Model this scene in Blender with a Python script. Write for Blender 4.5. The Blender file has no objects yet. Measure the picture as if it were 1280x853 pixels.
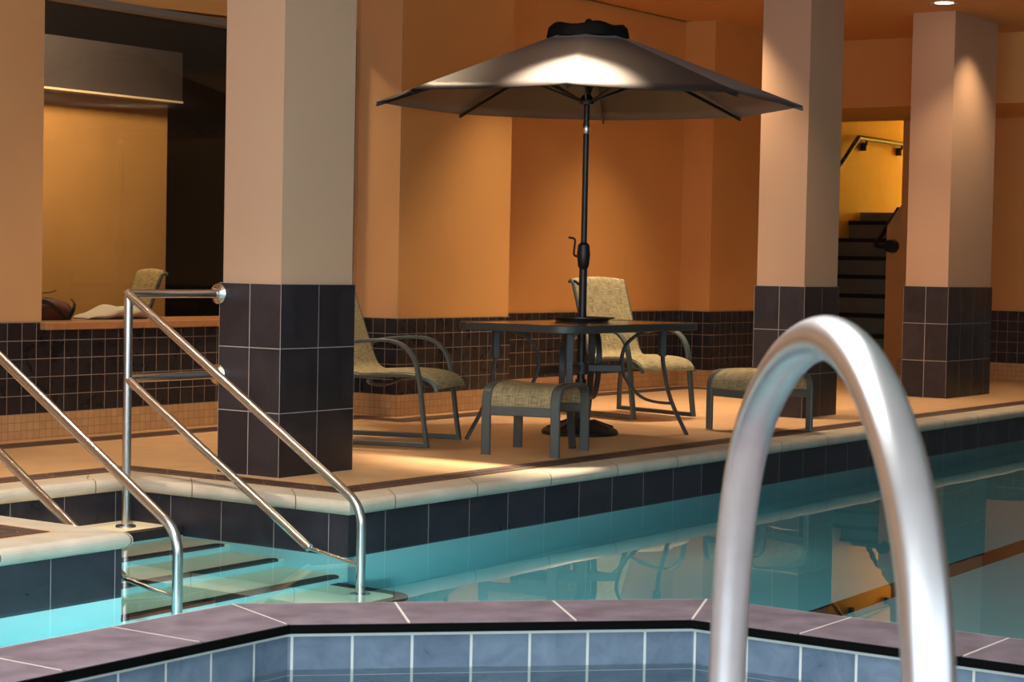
import bpy, bmesh, math, random
from mathutils import Vector, Matrix
random.seed(7)
PI = math.pi
COL = bpy.context.scene.collection
R = math.radians

# ------------------------------------------------------------------ materials
def srgb(r, g, b):
    def c(v):
        v /= 255.0
        return v / 12.92 if v <= 0.04045 else ((v + 0.055) / 1.055) ** 2.4
    return (c(r), c(g), c(b), 1.0)

class NT:
    def __init__(s, name):
        s.m = bpy.data.materials.new(name); s.m.use_nodes = True
        s.t = s.m.node_tree; s.b = s.t.nodes['Principled BSDF']; s.out = s.t.nodes['Material Output']
    def n(s, typ, **kw):
        nd = s.t.nodes.new(typ)
        for k, v in kw.items():
            if k in nd.inputs: nd.inputs[k].default_value = v
            else: setattr(nd, k, v)
        return nd
    def l(s, a, b): s.t.links.new(a, b)
    def ramp(s, fac, stops):
        r = s.n('ShaderNodeValToRGB'); s.l(fac, r.inputs['Fac'])
        e = r.color_ramp.elements
        while len(e) < len(stops): e.new(0.5)
        for x, (p, c) in zip(e, stops): x.position = p; x.color = c
        return r.outputs['Color']
    def bump(s, h, strength, dist=0.01):
        b = s.n('ShaderNodeBump', Strength=strength, Distance=dist); s.l(h, b.inputs['Height'])
        s.l(b.outputs['Normal'], s.b.inputs['Normal'])

def plain(name, col, rough=0.5, metal=0.0, spec=0.5, noise=0.0, nscale=8.0, bump=0.0, bscale=60.0):
    k = NT(name); b = k.b
    b.inputs['Base Color'].default_value = col; b.inputs['Roughness'].default_value = rough
    b.inputs['Metallic'].default_value = metal; b.inputs['Specular IOR Level'].default_value = spec
    tc = k.n('ShaderNodeTexCoord')
    if noise:
        nz = k.n('ShaderNodeTexNoise', Scale=nscale, Detail=5.0); k.l(tc.outputs['Object'], nz.inputs['Vector'])
        lo = tuple(c * (1 - noise) for c in col[:3]) + (1,); hi = tuple(min(1, c * (1 + noise)) for c in col[:3]) + (1,)
        k.l(k.ramp(nz.outputs['Fac'], [(0.3, lo), (0.7, hi)]), b.inputs['Base Color'])
    if bump:
        nz = k.n('ShaderNodeTexNoise', Scale=bscale, Detail=3.0); k.l(tc.outputs['Object'], nz.inputs['Vector'])
        k.bump(nz.outputs['Fac'], bump, 0.004)
    return k.m

def tile(name, w, h, mortar, c1, c2, grout, rough=0.35, nscale=7.0, var=0.45, bump=0.25):
    """slate-like tiles laid on a straight grid, in the uv space of the mesh (metres)"""
    k = NT(name); b = k.b
    uv = k.n('ShaderNodeUVMap')
    br = k.n('ShaderNodeTexBrick', offset=0.0, squash=1.0)
    br.inputs['Scale'].default_value = 1.0; br.inputs['Brick Width'].default_value = w
    br.inputs['Row Height'].default_value = h; br.inputs['Mortar Size'].default_value = mortar
    br.inputs['Mortar Smooth'].default_value = 0.1; br.inputs['Bias'].default_value = 0.0
    br.inputs['Color1'].default_value = (0.35, 0.35, 0.35, 1); br.inputs['Color2'].default_value = (0.65, 0.65, 0.65, 1)
    k.l(uv.outputs['UV'], br.inputs['Vector'])
    nz = k.n('ShaderNodeTexNoise', Scale=nscale, Detail=8.0, Roughness=0.62, Distortion=0.8)
    tc = k.n('ShaderNodeTexCoord'); k.l(tc.outputs['Object'], nz.inputs['Vector'])
    mix = k.n('ShaderNodeMix', data_type='FLOAT'); mix.inputs[0].default_value = var
    k.l(br.outputs['Color'], mix.inputs[2]); k.l(nz.outputs['Fac'], mix.inputs[3])
    col = k.ramp(mix.outputs[0], [(0.34, c1), (0.66, c2)])
    mc = k.n('ShaderNodeMix', data_type='RGBA'); k.l(br.outputs['Fac'], mc.inputs[0])
    k.l(col, mc.inputs[6]); mc.inputs[7].default_value = grout
    k.l(mc.outputs[2], b.inputs['Base Color'])
    rr = k.n('ShaderNodeMapRange'); k.l(nz.outputs['Fac'], rr.inputs[0])
    rr.inputs[1].default_value = 0.3; rr.inputs[2].default_value = 0.7
    rr.inputs[3].default_value = rough - 0.08; rr.inputs[4].default_value = rough + 0.12
    k.l(rr.outputs[0], b.inputs['Roughness'])
    hm = k.n('ShaderNodeMath', operation='MULTIPLY_ADD'); k.l(br.outputs['Fac'], hm.inputs[0]); hm.inputs[1].default_value = -1.0
    k.l(nz.outputs['Fac'], hm.inputs[2]); k.bump(hm.outputs[0], bump, 0.004)
    return k.m

def water(name, absorb, density, ripple=0.012):
    k = NT(name); t = k.t
    b = k.b
    b.inputs['Base Color'].default_value = (1, 1, 1, 1); b.inputs['Transmission Weight'].default_value = 1.0
    b.inputs['IOR'].default_value = 1.333; b.inputs['Roughness'].default_value = 0.0
    tc = k.n('ShaderNodeTexCoord')
    n1 = k.n('ShaderNodeTexNoise', Scale=1.1, Detail=2.0); k.l(tc.outputs['Object'], n1.inputs['Vector'])
    k.bump(n1.outputs['Fac'], ripple, 0.12)
    va = k.n('ShaderNodeVolumeAbsorption', Density=density); va.inputs['Color'].default_value = absorb
    k.l(va.outputs['Volume'], k.out.inputs['Volume'])
    return k.m

def pane_glass(name, tint=(0.86, 0.84, 0.8, 1)):
    k = NT(name)
    tr = k.n('ShaderNodeBsdfTransparent'); tr.inputs['Color'].default_value = tint
    gl = k.n('ShaderNodeBsdfGlossy'); gl.inputs['Roughness'].default_value = 0.0
    lw = k.n('ShaderNodeLayerWeight', Blend=0.5); pw = k.n('ShaderNodeMath', operation='POWER'); k.l(lw.outputs['Facing'], pw.inputs[0]); pw.inputs[1].default_value = 5.0
    fr = k.n('ShaderNodeMath', operation='MULTIPLY_ADD'); k.l(pw.outputs[0], fr.inputs[0]); fr.inputs[1].default_value = 0.94; fr.inputs[2].default_value = 0.05
    mx = k.n('ShaderNodeMixShader'); k.l(fr.outputs[0], mx.inputs[0]); k.l(tr.outputs[0], mx.inputs[1]); k.l(gl.outputs[0], mx.inputs[2])
    k.l(mx.outputs[0], k.out.inputs['Surface'])
    return k.m

def sling(name, dark, light):
    """woven two-tone sling cloth"""
    k = NT(name); b = k.b; uv = k.n('ShaderNodeUVMap')
    outs = []
    for sx, sy in ((14.0, 260.0), (260.0, 14.0)):
        mp = k.n('ShaderNodeMapping'); mp.inputs['Scale'].default_value = (sx, sy, 1); k.l(uv.outputs['UV'], mp.inputs['Vector'])
        nz = k.n('ShaderNodeTexNoise', Scale=1.0, Detail=3.0); k.l(mp.outputs[0], nz.inputs['Vector']); outs.append(nz.outputs['Fac'])
    ad = k.n('ShaderNodeMath', operation='ADD'); k.l(outs[0], ad.inputs[0]); k.l(outs[1], ad.inputs[1])
    hf = k.n('ShaderNodeMath', operation='MULTIPLY'); k.l(ad.outputs[0], hf.inputs[0]); hf.inputs[1].default_value = 0.5
    k.l(k.ramp(hf.outputs[0], [(0.38, dark), (0.62, light)]), b.inputs['Base Color'])
    b.inputs['Roughness'].default_value = 0.75; k.bump(hf.outputs[0], 0.5, 0.003)
    return k.m

def emitter(name, col, strength):
    k = NT(name)
    k.b.inputs['Emission Color'].default_value = col; k.b.inputs['Emission Strength'].default_value = strength
    k.b.inputs['Base Color'].default_value = (0.8, 0.8, 0.8, 1)
    return k.m

M = {}
M['wall'] = plain('orange_wall_paint', srgb(218, 158, 90), 0.55, noise=0.03, nscale=2.0, bump=0.05)
M['wall_light'] = plain('peach_wall_paint', srgb(212, 160, 108), 0.55, noise=0.03, nscale=2.0, bump=0.05)
M['pillar'] = plain('beige_pillar_paint', srgb(208, 168, 138), 0.4, noise=0.02, nscale=2.0, bump=0.04)
M['pool_ceiling'] = plain('pool_ceiling_paint', srgb(226, 222, 216), 0.7)
M['ceiling'] = plain('ceiling_paint', srgb(206, 150, 92), 0.7, noise=0.02)
M['ochre'] = plain('ochre_wall_paint', srgb(186, 140, 84), 0.6, noise=0.12, nscale=1.2)
M['yellow'] = plain('yellow_wall_paint', srgb(222, 190, 76), 0.6, noise=0.03)
M['cream'] = plain('cream_cap_paint', srgb(236, 214, 150), 0.6)
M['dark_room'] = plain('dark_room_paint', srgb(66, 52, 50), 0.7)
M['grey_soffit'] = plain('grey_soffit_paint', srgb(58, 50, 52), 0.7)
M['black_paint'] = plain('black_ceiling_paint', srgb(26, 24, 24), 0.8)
M['wood'] = plain('sill_wood', srgb(176, 122, 78), 0.45, noise=0.15, nscale=14.0)
M['deck'] = plain('tan_deck_stone', srgb(206, 164, 120), 0.5, noise=0.07, nscale=5.0, bump=0.06, bscale=120.0)
M['coping'] = None
M['spa_deck'] = plain('grey_spa_deck', srgb(168, 160, 160), 0.5, noise=0.1, nscale=4.0)
M['stripe'] = tile('brown_stripe_tile', 0.31, 0.5, 0.004, srgb(58, 42, 38), srgb(92, 68, 60), srgb(120, 96, 80), 0.5)
M['wainscot'] = tile('small_slate_wall_tile', 0.105, 0.103, 0.0022, srgb(24, 22, 26), srgb(46, 41, 44), srgb(150, 130, 116), 0.3, nscale=9.0)
M['mosaic'] = tile('tan_mosaic', 0.046, 0.046, 0.0016, srgb(186, 140, 92), srgb(208, 162, 112), srgb(150, 108, 68), 0.45)
M['pillar_tile'] = tile('large_slate_pillar_tile', 0.2773, 0.309, 0.0022, srgb(24, 23, 28), srgb(48, 44, 50), srgb(150, 143, 138), 0.36, nscale=5.0)
M['pillar_tile_narrow_lit'] = tile('narrow_lit_slate_pillar_tile', 0.198, 0.309, 0.0022, srgb(34, 31, 36), srgb(62, 55, 60), srgb(190, 176, 166), 0.36, nscale=5.0)  # same slate in lighter tones, daylight on the side faces put into the colour
M['pool_tile'] = tile('pool_edge_slate_tile', 0.3195, 0.42, 0.002, srgb(28, 28, 38), srgb(60, 57, 68), srgb(160, 154, 150), 0.34, nscale=5.0)
M['spa_tile'] = tile('spa_blue_slate_tile', 0.1738, 0.1738, 0.0042, srgb(60, 80, 104), srgb(124, 142, 160), srgb(214, 218, 212), 0.35, nscale=9.0)
M['spa_slab'] = plain('mauve_slate_slab', srgb(130, 116, 124), 0.5, noise=0.3, nscale=9.0, bump=0.12, bscale=18.0)
M['grout'] = plain('white_grout', srgb(226, 216, 206), 0.8)
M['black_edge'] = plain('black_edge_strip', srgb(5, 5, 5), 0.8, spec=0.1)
M['plaster'] = plain('aqua_pool_plaster', srgb(182, 220, 222), 0.7, noise=0.04, nscale=2.0)
M['step'] = plain('beige_step_tile', srgb(244, 230, 196), 0.5, noise=0.03, nscale=4.0)
M['nosing'] = plain('black_nosing_tile', srgb(40, 36, 38), 0.5, noise=0.2, nscale=9.0)
M['lane'] = plain('brown_lane_tile', srgb(40, 30, 28), 0.6)
M['water'] = water('pool_water', (0.30, 0.77, 0.83, 1), 0.5)
M['spa_water'] = water('spa_water', (0.55, 0.85, 0.9, 1), 0.3)
M['steel'] = plain('polished_stainless', (0.62, 0.60, 0.58, 1), 0.25, 1.0)
M['brushed'] = plain('brushed_stainless', (0.80, 0.80, 0.80, 1), 0.32, 1.0, noise=0.04, nscale=30.0)
M['frame'] = plain('grey_green_powder_coat', srgb(78, 86, 84), 0.42, 0.0, noise=0.05, nscale=30.0)
M['frame_dark'] = plain('charcoal_powder_coat', srgb(58, 60, 60), 0.42, 0.0)
M['black_metal'] = plain('black_metal', srgb(26, 26, 28), 0.4)
M['sling'] = sling('sling_cloth', srgb(98, 86, 58), srgb(192, 176, 132))
M['canopy'] = plain('charcoal_canopy_cloth', srgb(44, 38, 38), 0.48, spec=0.5)
M['canopy'].node_tree.nodes['Principled BSDF'].inputs['Sheen Weight'].default_value = 0.12
M['canopy'].node_tree.nodes['Principled BSDF'].inputs['Sheen Roughness'].default_value = 0.35
M['vent'] = plain('black_vent_cloth', srgb(20, 20, 20), 0.85, spec=0.2)
M['glass_top'] = plain('bronze_table_top', srgb(120, 96, 72), 0.12, spec=0.7)
M['pane'] = pane_glass('window_glass')
M['stair_riser'] = plain('grey_stair_riser', srgb(126, 120, 104), 0.6, noise=0.05)
M['stair_black'] = plain('black_stair_nosing', srgb(20, 20, 20), 0.6)
M['towel'] = plain('white_towel_cloth', srgb(214, 206, 192), 0.9, bump=0.3, bscale=90)
M['bag'] = plain('plum_bag_cloth', srgb(96, 48, 52), 0.7, noise=0.15, nscale=10)
M['strap'] = plain('black_webbing', srgb(18, 16, 18), 0.7)
M['lamp'] = emitter('lamp_disc', (1.0, 0.86, 0.62, 1), 14.0)
M['lamp_rim_lit_edge'] = plain('lamp_trim_lit_edge', srgb(220, 200, 170), 0.4)
M['white_frame'] = plain('grey_window_frame', srgb(120, 112, 104), 0.5)

def coping_mat():
    k = NT('cream_bullnose_coping'); b = k.b
    uv = k.n('ShaderNodeUVMap')
    br = k.n('ShaderNodeTexBrick', offset=0.0, squash=1.0)
    br.inputs['Scale'].default_value = 1.0; br.inputs['Brick Width'].default_value = 0.6285; br.inputs['Row Height'].default_value = 50.0
    br.inputs['Mortar Size'].default_value = 0.004; br.inputs['Mortar Smooth'].default_value = 0.3
    k.l(uv.outputs['UV'], br.inputs['Vector'])
    tc = k.n('ShaderNodeTexCoord')
    nz = k.n('ShaderNodeTexNoise', Scale=6.0, Detail=6.0); k.l(tc.outputs['Object'], nz.inputs['Vector'])
    c = k.ramp(nz.outputs['Fac'], [(0.3, srgb(192, 180, 162)), (0.7, srgb(212, 202, 186))])
    mx = k.n('ShaderNodeMix', data_type='RGBA'); k.l(br.outputs['Fac'], mx.inputs[0]); k.l(c, mx.inputs[6]); mx.inputs[7].default_value = srgb(110, 92, 74)
    k.l(mx.outputs[2], b.inputs['Base Color']); b.inputs['Roughness'].default_value = 0.42
    k.bump(br.outputs['Fac'], -0.4, 0.004)
    return k.m
M['coping'] = coping_mat()

# ------------------------------------------------------------------ mesh building
class MB:
    def __init__(s): s.bm = bmesh.new(); s.mats = []; s.cur = 0; s.uvdone = {}
    def mat(s, m):
        m = M[m] if isinstance(m, str) else m
        if m not in s.mats: s.mats.append(m)
        s.cur = s.mats.index(m); return s
    def face(s, vs, uv=None, smooth=False):
        try: f = s.bm.faces.new(vs)
        except ValueError: return None
        f.material_index = s.cur; f.smooth = smooth
        if uv:
            l = s.bm.loops.layers.uv.verify()
            for lp, c in zip(f.loops, uv): lp[l].uv = c
            s.uvdone[f] = 1
        return f
    def v(s, p): return s.bm.verts.new(p)
    def box(s, a, b):
        (x0, y0, z0), (x1, y1, z1) = a, b
        v = [s.v(p) for p in ((x0,y0,z0),(x1,y0,z0),(x1,y1,z0),(x0,y1,z0),(x0,y0,z1),(x1,y0,z1),(x1,y1,z1),(x0,y1,z1))]
        for q in ((3,2,1,0),(4,5,6,7),(0,1,5,4),(1,2,6,5),(2,3,7,6),(3,0,4,7)): s.face([v[i] for i in q])
        return s
    def rbox(s, a, b, r=0.01, seg=2):
        bm2 = bmesh.new(); mb = MB(); mb.bm.free(); mb.bm = bm2; mb.box(a, b)
        bmesh.ops.bevel(bm2, geom=bm2.edges[:], offset=r, segments=seg, affect='EDGES', profile=0.5)
        s.absorb(bm2); return s
    def absorb(s, bm2, smooth=None):
        mp = {v: s.v(v.co) for v in bm2.verts}
        for f in bm2.faces: s.face([mp[v] for v in f.verts], smooth=f.smooth if smooth is None else smooth)
        bm2.free()
    def prism(s, poly, z0, z1):
        a = [s.v((x, y, z0)) for x, y in poly]; b = [s.v((x, y, z1)) for x, y in poly]
        n = len(poly); s.face(a[::-1]); s.face(b)
        for i in range(n): s.face([a[i], a[(i+1) % n], b[(i+1) % n], b[i]])
        return s
    def loft(s, rings, closed=True, cap=True, smooth=True, uvs=None):
        vr = [[s.v(p) for p in r] for r in rings]; n = len(rings[0])
        for i in range(len(vr) - 1):
            for j in range(n if closed else n - 1):
                k = (j + 1) % n
                uv = None
                if uvs: uv = [uvs[i][j], uvs[i][j+1], uvs[i+1][j+1], uvs[i+1][j]]
                s.face([vr[i][j], vr[i][k], vr[i+1][k], vr[i+1][j]], uv, smooth)
        if cap and closed: s.face(vr[0][::-1]); s.face(vr[-1])
        return s
    def tube(s, pts, r, n=12, up=None, sec=None, closed=False):
        """sweep a round (or given) section along a polyline; r may be a list"""
        P = [Vector(p) for p in pts]; N = len(P); rings = []
        T = []
        for i in range(N):
            a = P[i-1] if (i or closed) else P[i]; b = P[(i+1) % N] if (i < N-1 or closed) else P[i]
            T.append((b - a).normalized())
        if up is None:
            up = Vector((0, 0, 1)) if abs(T[0].z) < 0.9 else Vector((1, 0, 0))
            u = T[0].cross(up).normalized()
        for i in range(N):
            if isinstance(up, Vector) and sec is None:
                u = (u - T[i] * u.dot(T[i])).normalized(); w = T[i].cross(u)
            else:
                u = Vector(up); u = (u - T[i] * u.dot(T[i])).normalized(); w = T[i].cross(u)
            rr = r[i] if isinstance(r, (list, tuple)) else r
            if sec is None: rings.append([P[i] + (u * math.cos(t) + w * math.sin(t)) * rr for t in (2*PI*k/n for k in range(n))])
            else: rings.append([P[i] + u * a + w * b for a, b in sec])
        if closed: rings.append(rings[0]); s.loft(rings, cap=False)
        else: s.loft(rings)
        return s
    def bar(s, pts, wu, wv, up, bev=0.004):
        """flat rectangular bar: wu wide along 'up' direction, wv thick"""
        a, b = wu / 2, wv / 2; c = min(bev, a * 0.9, b * 0.9)
        sec = [(a-c, -b), (a, -b+c), (a, b-c), (a-c, b), (-a+c, b), (-a, b-c), (-a, -b+c), (-a+c, -b)]
        return s.tube(pts, 1, up=up, sec=sec)
    def lathe(s, prof, c=(0, 0, 0), n=32, cap=True):
        rings = [[(c[0] + r*math.cos(2*PI*k/n), c[1] + r*math.sin(2*PI*k/n), c[2] + z) for k in range(n)] for r, z in prof]
        return s.loft(rings, cap=cap)
    def build(s, name, parent=None, uvo=(0, 0, 0), smooth_angle=35):
        bm = s.bm
        bm.normal_update()
        bmesh.ops.recalc_face_normals(bm, faces=bm.faces[:])
        l = bm.loops.layers.uv.verify(); o = Vector(uvo)
        for f in bm.faces:
            if f in s.uvdone: continue
            n = f.normal
            for lp in f.loops:
                p = lp.vert.co - o
                if abs(n.z) > 0.75: lp[l].uv = (p.x, p.y)
                else:
                    h = Vector((n.x, n.y)); h.normalize()
                    lp[l].uv = (-p.x * h.y + p.y * h.x, p.z)
        me = bpy.data.meshes.new(name); bm.to_mesh(me); bm.free()
        for m in s.mats: me.materials.append(m)
        ob = bpy.data.objects.new(name, me); COL.objects.link(ob)
        if parent: ob.parent = parent
        if any(p.use_smooth for p in me.polygons):
            try: me.set_sharp_from_angle(angle=R(smooth_angle))
            except Exception: pass
        return ob

def struct(ob, label=None):
    ob['kind'] = 'structure'
    if label: ob['label'] = label
    return ob
def thing(name, label, cat, loc=(0, 0, 0), rz=0.0, group=None):
    o = bpy.data.objects.new(name, None); COL.objects.link(o); o.empty_display_size = 0.2
    o.location = loc; o.rotation_euler = (0, 0, rz); o['label'] = label; o['category'] = cat
    if group: o['group'] = group
    return o
def tag(o, label, cat, group=None):
    o['label'] = label; o['category'] = cat
    if group: o['group'] = group
    return o
def dup(root, loc, rz, label, group=None):
    r = root.copy(); COL.objects.link(r); r.location = loc; r.rotation_euler = (0, 0, rz); r['label'] = label
    if group: r['group'] = group
    for ch in list(root.children):
        c = ch.copy(); COL.objects.link(c); c.parent = r
        for g in list(ch.children):
            d = g.copy(); COL.objects.link(d); d.parent = c
    return r
def smooth_path(pts, per=6):
    """Catmull-Rom through the points"""
    P = [Vector(p) for p in pts]; P = [2*P[0]-P[1]] + P + [2*P[-1]-P[-2]]; out = []
    for i in range(1, len(P) - 2):
        a, b, c, d = P[i-1:i+3]
        for k in range(per):
            t = k / per
            out.append(0.5*((2*b) + (c-a)*t + (2*a-5*b+4*c-d)*t*t + (3*b-a-3*c+d)*t**3))
    out.append(P[-2]); return out
def fillet(pts, rad, seg=8):
    """round the inner corners of a 3-D polyline"""
    P = [Vector(p) for p in pts]; out = [P[0]]
    for i in range(1, len(P)-1):
        r = rad[i] if isinstance(rad, dict) and i in rad else (0 if isinstance(rad, dict) else rad)
        a = (P[i-1]-P[i]); b = (P[i+1]-P[i])
        if r <= 0: out.append(P[i]); continue
        ang = a.angle(b); d = min(r / math.tan(ang/2), a.length*0.49, b.length*0.49)
        A = P[i] + a.normalized()*d; B = P[i] + b.normalized()*d
        for k in range(seg+1):
            t = k/seg; out.append((1-t)**2*A + 2*t*(1-t)*P[i] + t*t*B)
    out.append(P[-1]); return out
def offset(path, d):
    """offset an open polyline to its left by d, mitred"""
    P = [Vector((x, y)) for x, y in path]; out = []
    nr = []
    for i in range(len(P)-1):
        t = (P[i+1]-P[i]).normalized(); nr.append(Vector((-t.y, t.x)))
    for i in range(len(P)):
        if i == 0: out.append(P[0] + nr[0]*d)
        elif i == len(P)-1: out.append(P[-1] + nr[-1]*d)
        else:
            m = (nr[i-1]+nr[i]).normalized(); out.append(P[i] + m*(d/m.dot(nr[i])))
    return [(p.x, p.y) for p in out]
def sweep_profile(mb, path, prof, ustart=0.0):
    """prof: (offset to the left, z) section swept along the plan path with mitres, uv u = metres along the path"""
    lines = [offset(path, d) for d, z in prof]
    L = [0.0]
    for a, b in zip(path, path[1:]): L.append(L[-1] + math.hypot(b[0]-a[0], b[1]-a[1]))
    rings = [[(lines[j][i][0], lines[j][i][1], prof[j][1]) for j in range(len(prof))] for i in range(len(path))]
    n = len(prof)
    V = [[mb.v(p) for p in r] for r in rings]
    for i in range(len(V)-1):
        for j in range(n):
            k = (j+1) % n
            mb.face([V[i][j], V[i][k], V[i+1][k], V[i+1][j]], [(L[i]-ustart, 0.1), (L[i]-ustart, 0.1), (L[i+1]-ustart, 0.1), (L[i+1]-ustart, 0.1)])
    mb.face(V[0][::-1]); mb.face(V[-1])

# ------------------------------------------------------------------ key dimensions
WATER, CEIL = -0.24, 3.2
EDGE = [(2.4, 5.46), (5.31, 5.46), (5.31, 6.82), (6.66, 6.82), (6.66, 5.46), (20.0, 5.46)]   # pool edge, deck on its left
SPC = (3.68, 2.28)
def octo(ap): # spa octagon about its centre, apothem ap
    c = ap / math.cos(PI/8)
    return [(SPC[0] + c*math.cos(PI/8 + k*PI/4), SPC[1] + c*math.sin(PI/8 + k*PI/4)) for k in range(8)]
SO, SI = octo(1.80), octo(1.44)
POOL = EDGE + [(20.0, -3.0), (SO[7][0], -3.0), SO[7], SO[0], SO[1], (2.4, SO[1][1])]

# ------------------------------------------------------------------ floors
inner = offset(EDGE, 0.165)
mb = MB().mat('deck'); mb.prism([(x, y) for x, y in inner] + [(20.0, 9.9), (2.4, 9.9)], -0.34, 0.0)
struct(mb.build('floor'), 'tan stone pool deck under the furniture')
mb = MB().mat('spa_deck')
near = [(-4.9, -5), (SO[7][0], -5), SO[7], SO[6], SO[5], SO[4], SO[3], SO[2], (2.4, SO[2][1]), (2.4, 9.9), (-4.9, 9.9)]
mb.prism(near, -0.34, 0.0); struct(mb.build('floor_spa_side'))
mb = MB().mat('deck'); mb.box((20.0, -5, -0.34), (22.5, 9.9, 0.0)); mb.box((SO[7][0], -5, -0.34), (20, -3, 0)); struct(mb.build('floor_far_end'))

prof = [(0.165, 0.0), (0.03, 0.0)] + [(0.004 - 0.034*math.sin(t), -0.0325 + 0.0325*math.cos(t)) for t in (PI*k/10 for k in range(1, 10))] + [(0.004, -0.065), (0.165, -0.065)]
mb = MB().mat('coping'); sweep_profile(mb, EDGE, prof, ustart=7.02 + 0.28)
ob = mb.build('pool_coping'); struct(ob, 'cream bullnose coping along the pool edge')
mb = MB().mat('stripe')
for a, b in ((0.19, 0.262), (0.275, 0.35)):
    sweep_profile(mb, [(x, y) for x, y in EDGE], [(a, 0.0), (b, 0.0), (b, 0.0025), (a, 0.0025)])
struct(mb.build('deck_stripe'), 'dark brown tile stripe beside the coping')

# pool walls, floor, steps
mb = MB()
n = len(POOL)
for i in range(n):
    (x0, y0), (x1, y1) = POOL[i], POOL[(i+1) % n]
    for m, z0, z1 in (('pool_tile', -0.30, -0.064), ('plaster', -1.2, -0.30)):
        mb.mat(m)
        L = math.hypot(x1-x0, y1-y0)
        off = {3: 0.0, 4: -0.258 + 0.3195}.get(i, 0.0) # grout joints
        uv = [(off, z0+0.36), (off+L, z0+0.36), (off+L, z1+0.36), (off, z1+0.36)]
        if i == 3: uv = [(L-u if False else (u+0.03), v) for u, v in uv]
        mb.face([mb.v((x0, y0, z0)), mb.v((x1, y1, z0)), mb.v((x1, y1, z1)), mb.v((x0, y0, z1))], uv)
struct(mb.build('pool_wall'))
mb = MB().mat('plaster'); mb.box((2.3, -3.1, -1.3), (20.1, 6.9, -1.2))
struct(mb.build('pool_floor'))
mb = MB().mat('lane'); mb.box((7.0, 3.59, -1.2), (19.0, 3.745, -1.196)); struct(mb.build('lane_line'), 'dark lane stripe on the pool floor')

steps = [(6.45, -0.208), (6.155, -0.345), (5.83, -0.545), (5.48, -0.74), (5.04, -0.90)]
mb = MB().mat('step'); nb = MB().mat('nosing')
yb = 6.825
for k, (y, z) in enumerate(steps):
    top = yb if k == 0 else steps[k-1][0]
    if k < 4:
        mb.mat('step'); mb.box((5.31, y, z-0.05), (6.66, top, z)); mb.mat('plaster'); mb.box((5.31, y+0.001, -1.2), (6.66, top, z-0.05))
        x1 = 6.62 if k else 6.658; t = 0.006
        nb.prism([(5.315, y-0.004), (x1, y-0.004), (x1+(0.02 if k else 0), y+0.03), (x1, y+0.055), (5.315, y+0.055)], z-0.05, z+t)
    else:
        arc = [(6.50 + 0.12*math.cos(a), y+0.12 + 0.12*math.sin(a)) for a in (-PI/2 + PI/2*i/8 for i in range(9))]
        mb.mat('step'); mb.prism([(5.31, top), (5.31, y)] + arc + [(6.62, top)], z-0.05, z); mb.mat('plaster'); mb.prism([(5.31, top), (5.31, y)] + arc + [(6.62, top)], -1.2, z-0.05)
        o2 = [(6.50 + 0.125*math.cos(a), y+0.12 + 0.125*math.sin(a)) for a in (-PI/2 + PI/2*i/8 for i in range(9))]
        i2 = [(6.50 + 0.065*math.cos(a), y+0.12 + 0.065*math.sin(a)) for a in (-PI/2 + PI/2*i/8 for i in range(9))]
        nb.prism([(5.315, y-0.005)] + o2 + [(6.625, top), (6.565, top)] + i2[::-1] + [(5.315, y+0.055)], z-0.05, z+0.006)
st = struct(mb.build('pool_step'), 'beige tiled steps descending into the pool')
nb.build('step_nosing', st)['label'] = 'black nosing strips on the step edges'

# water bodies
def grow(poly, d):
    return offset(poly + [poly[0], poly[1]], d)[1:-1]
wp = grow(POOL, 0.02)
mb = MB().mat('water'); mb.prism(wp, -1.25, WATER); struct(mb.build('pool_water'), 'still turquoise pool water')

# spa
mb = MB()
ctr_in = octo(1.46)
mb.mat('grout')
for k in range(8):
    a, b, c, d = SO[k], SO[(k+1) % 8], ctr_in[(k+1) % 8], ctr_in[k]
    mb.prism([d, a, b, c], -0.34, -0.0008)
SS = octo(1.793)
mb.mat('spa_slab')
for k in range(8):
    a, b = Vector(SS[k]), Vector(SS[(k+1) % 8]); c, d = Vector(SI[k]), Vector(SI[(k+1) % 8])
    L = (b-a).length; li = (d-c).length
    ta = (b-a)/L; mid_o, mid_i = (a+b)/2, (c+d)/2
    cuts = [-1, -1/3, 1/3, 1]
    for j in range(3):
        g = 0.0045
        def pt(mid, half, f, sg):
            s = half*f if abs(f) == 1 else (L/2)*f
            return mid + ta*(s + sg*g)
        q = [pt(mid_i, li/2, cuts[j], 1), pt(mid_o, L/2, cuts[j], 1), pt(mid_o, L/2, cuts[j+1], -1), pt(mid_i, li/2, cuts[j+1], -1)]
        mb.prism([(p.x, p.y) for p in q], -0.016, 0.0)
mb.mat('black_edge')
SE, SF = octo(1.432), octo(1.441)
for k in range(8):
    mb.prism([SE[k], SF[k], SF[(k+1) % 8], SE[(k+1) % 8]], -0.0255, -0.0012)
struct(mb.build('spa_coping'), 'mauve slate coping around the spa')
mb = MB()
SW = octo(1.445)
for k in range(8):
    a, b = Vector(SW[k]), Vector(SW[(k+1) % 8]); L = (b-a).length
    mb.mat('spa_tile')
    # tile grid starts a half joint inside each corner
    u0 = -0.012
    uv = [(u0, -0.9+0.032+1.738), (u0+L, -0.9+0.032+1.738), (u0+L, 1.738+0.016), (u0, 1.738+0.016)]
    mb.face([mb.v((b.x, b.y, -0.9)), mb.v((a.x, a.y, -0.9)), mb.v((a.x, a.y, -0.016)), mb.v((b.x, b.y, -0.016))], uv)
mb.mat('plaster'); mb.prism(SW, -1.0, -0.9)
struct(mb.build('spa_wall'), 'blue slate tiled wall inside the spa')
mb = MB().mat('spa_water'); mb.prism(octo(1.455), -0.95, -0.132); struct(mb.build('spa_water'), 'spa water below the slate coping')

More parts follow.
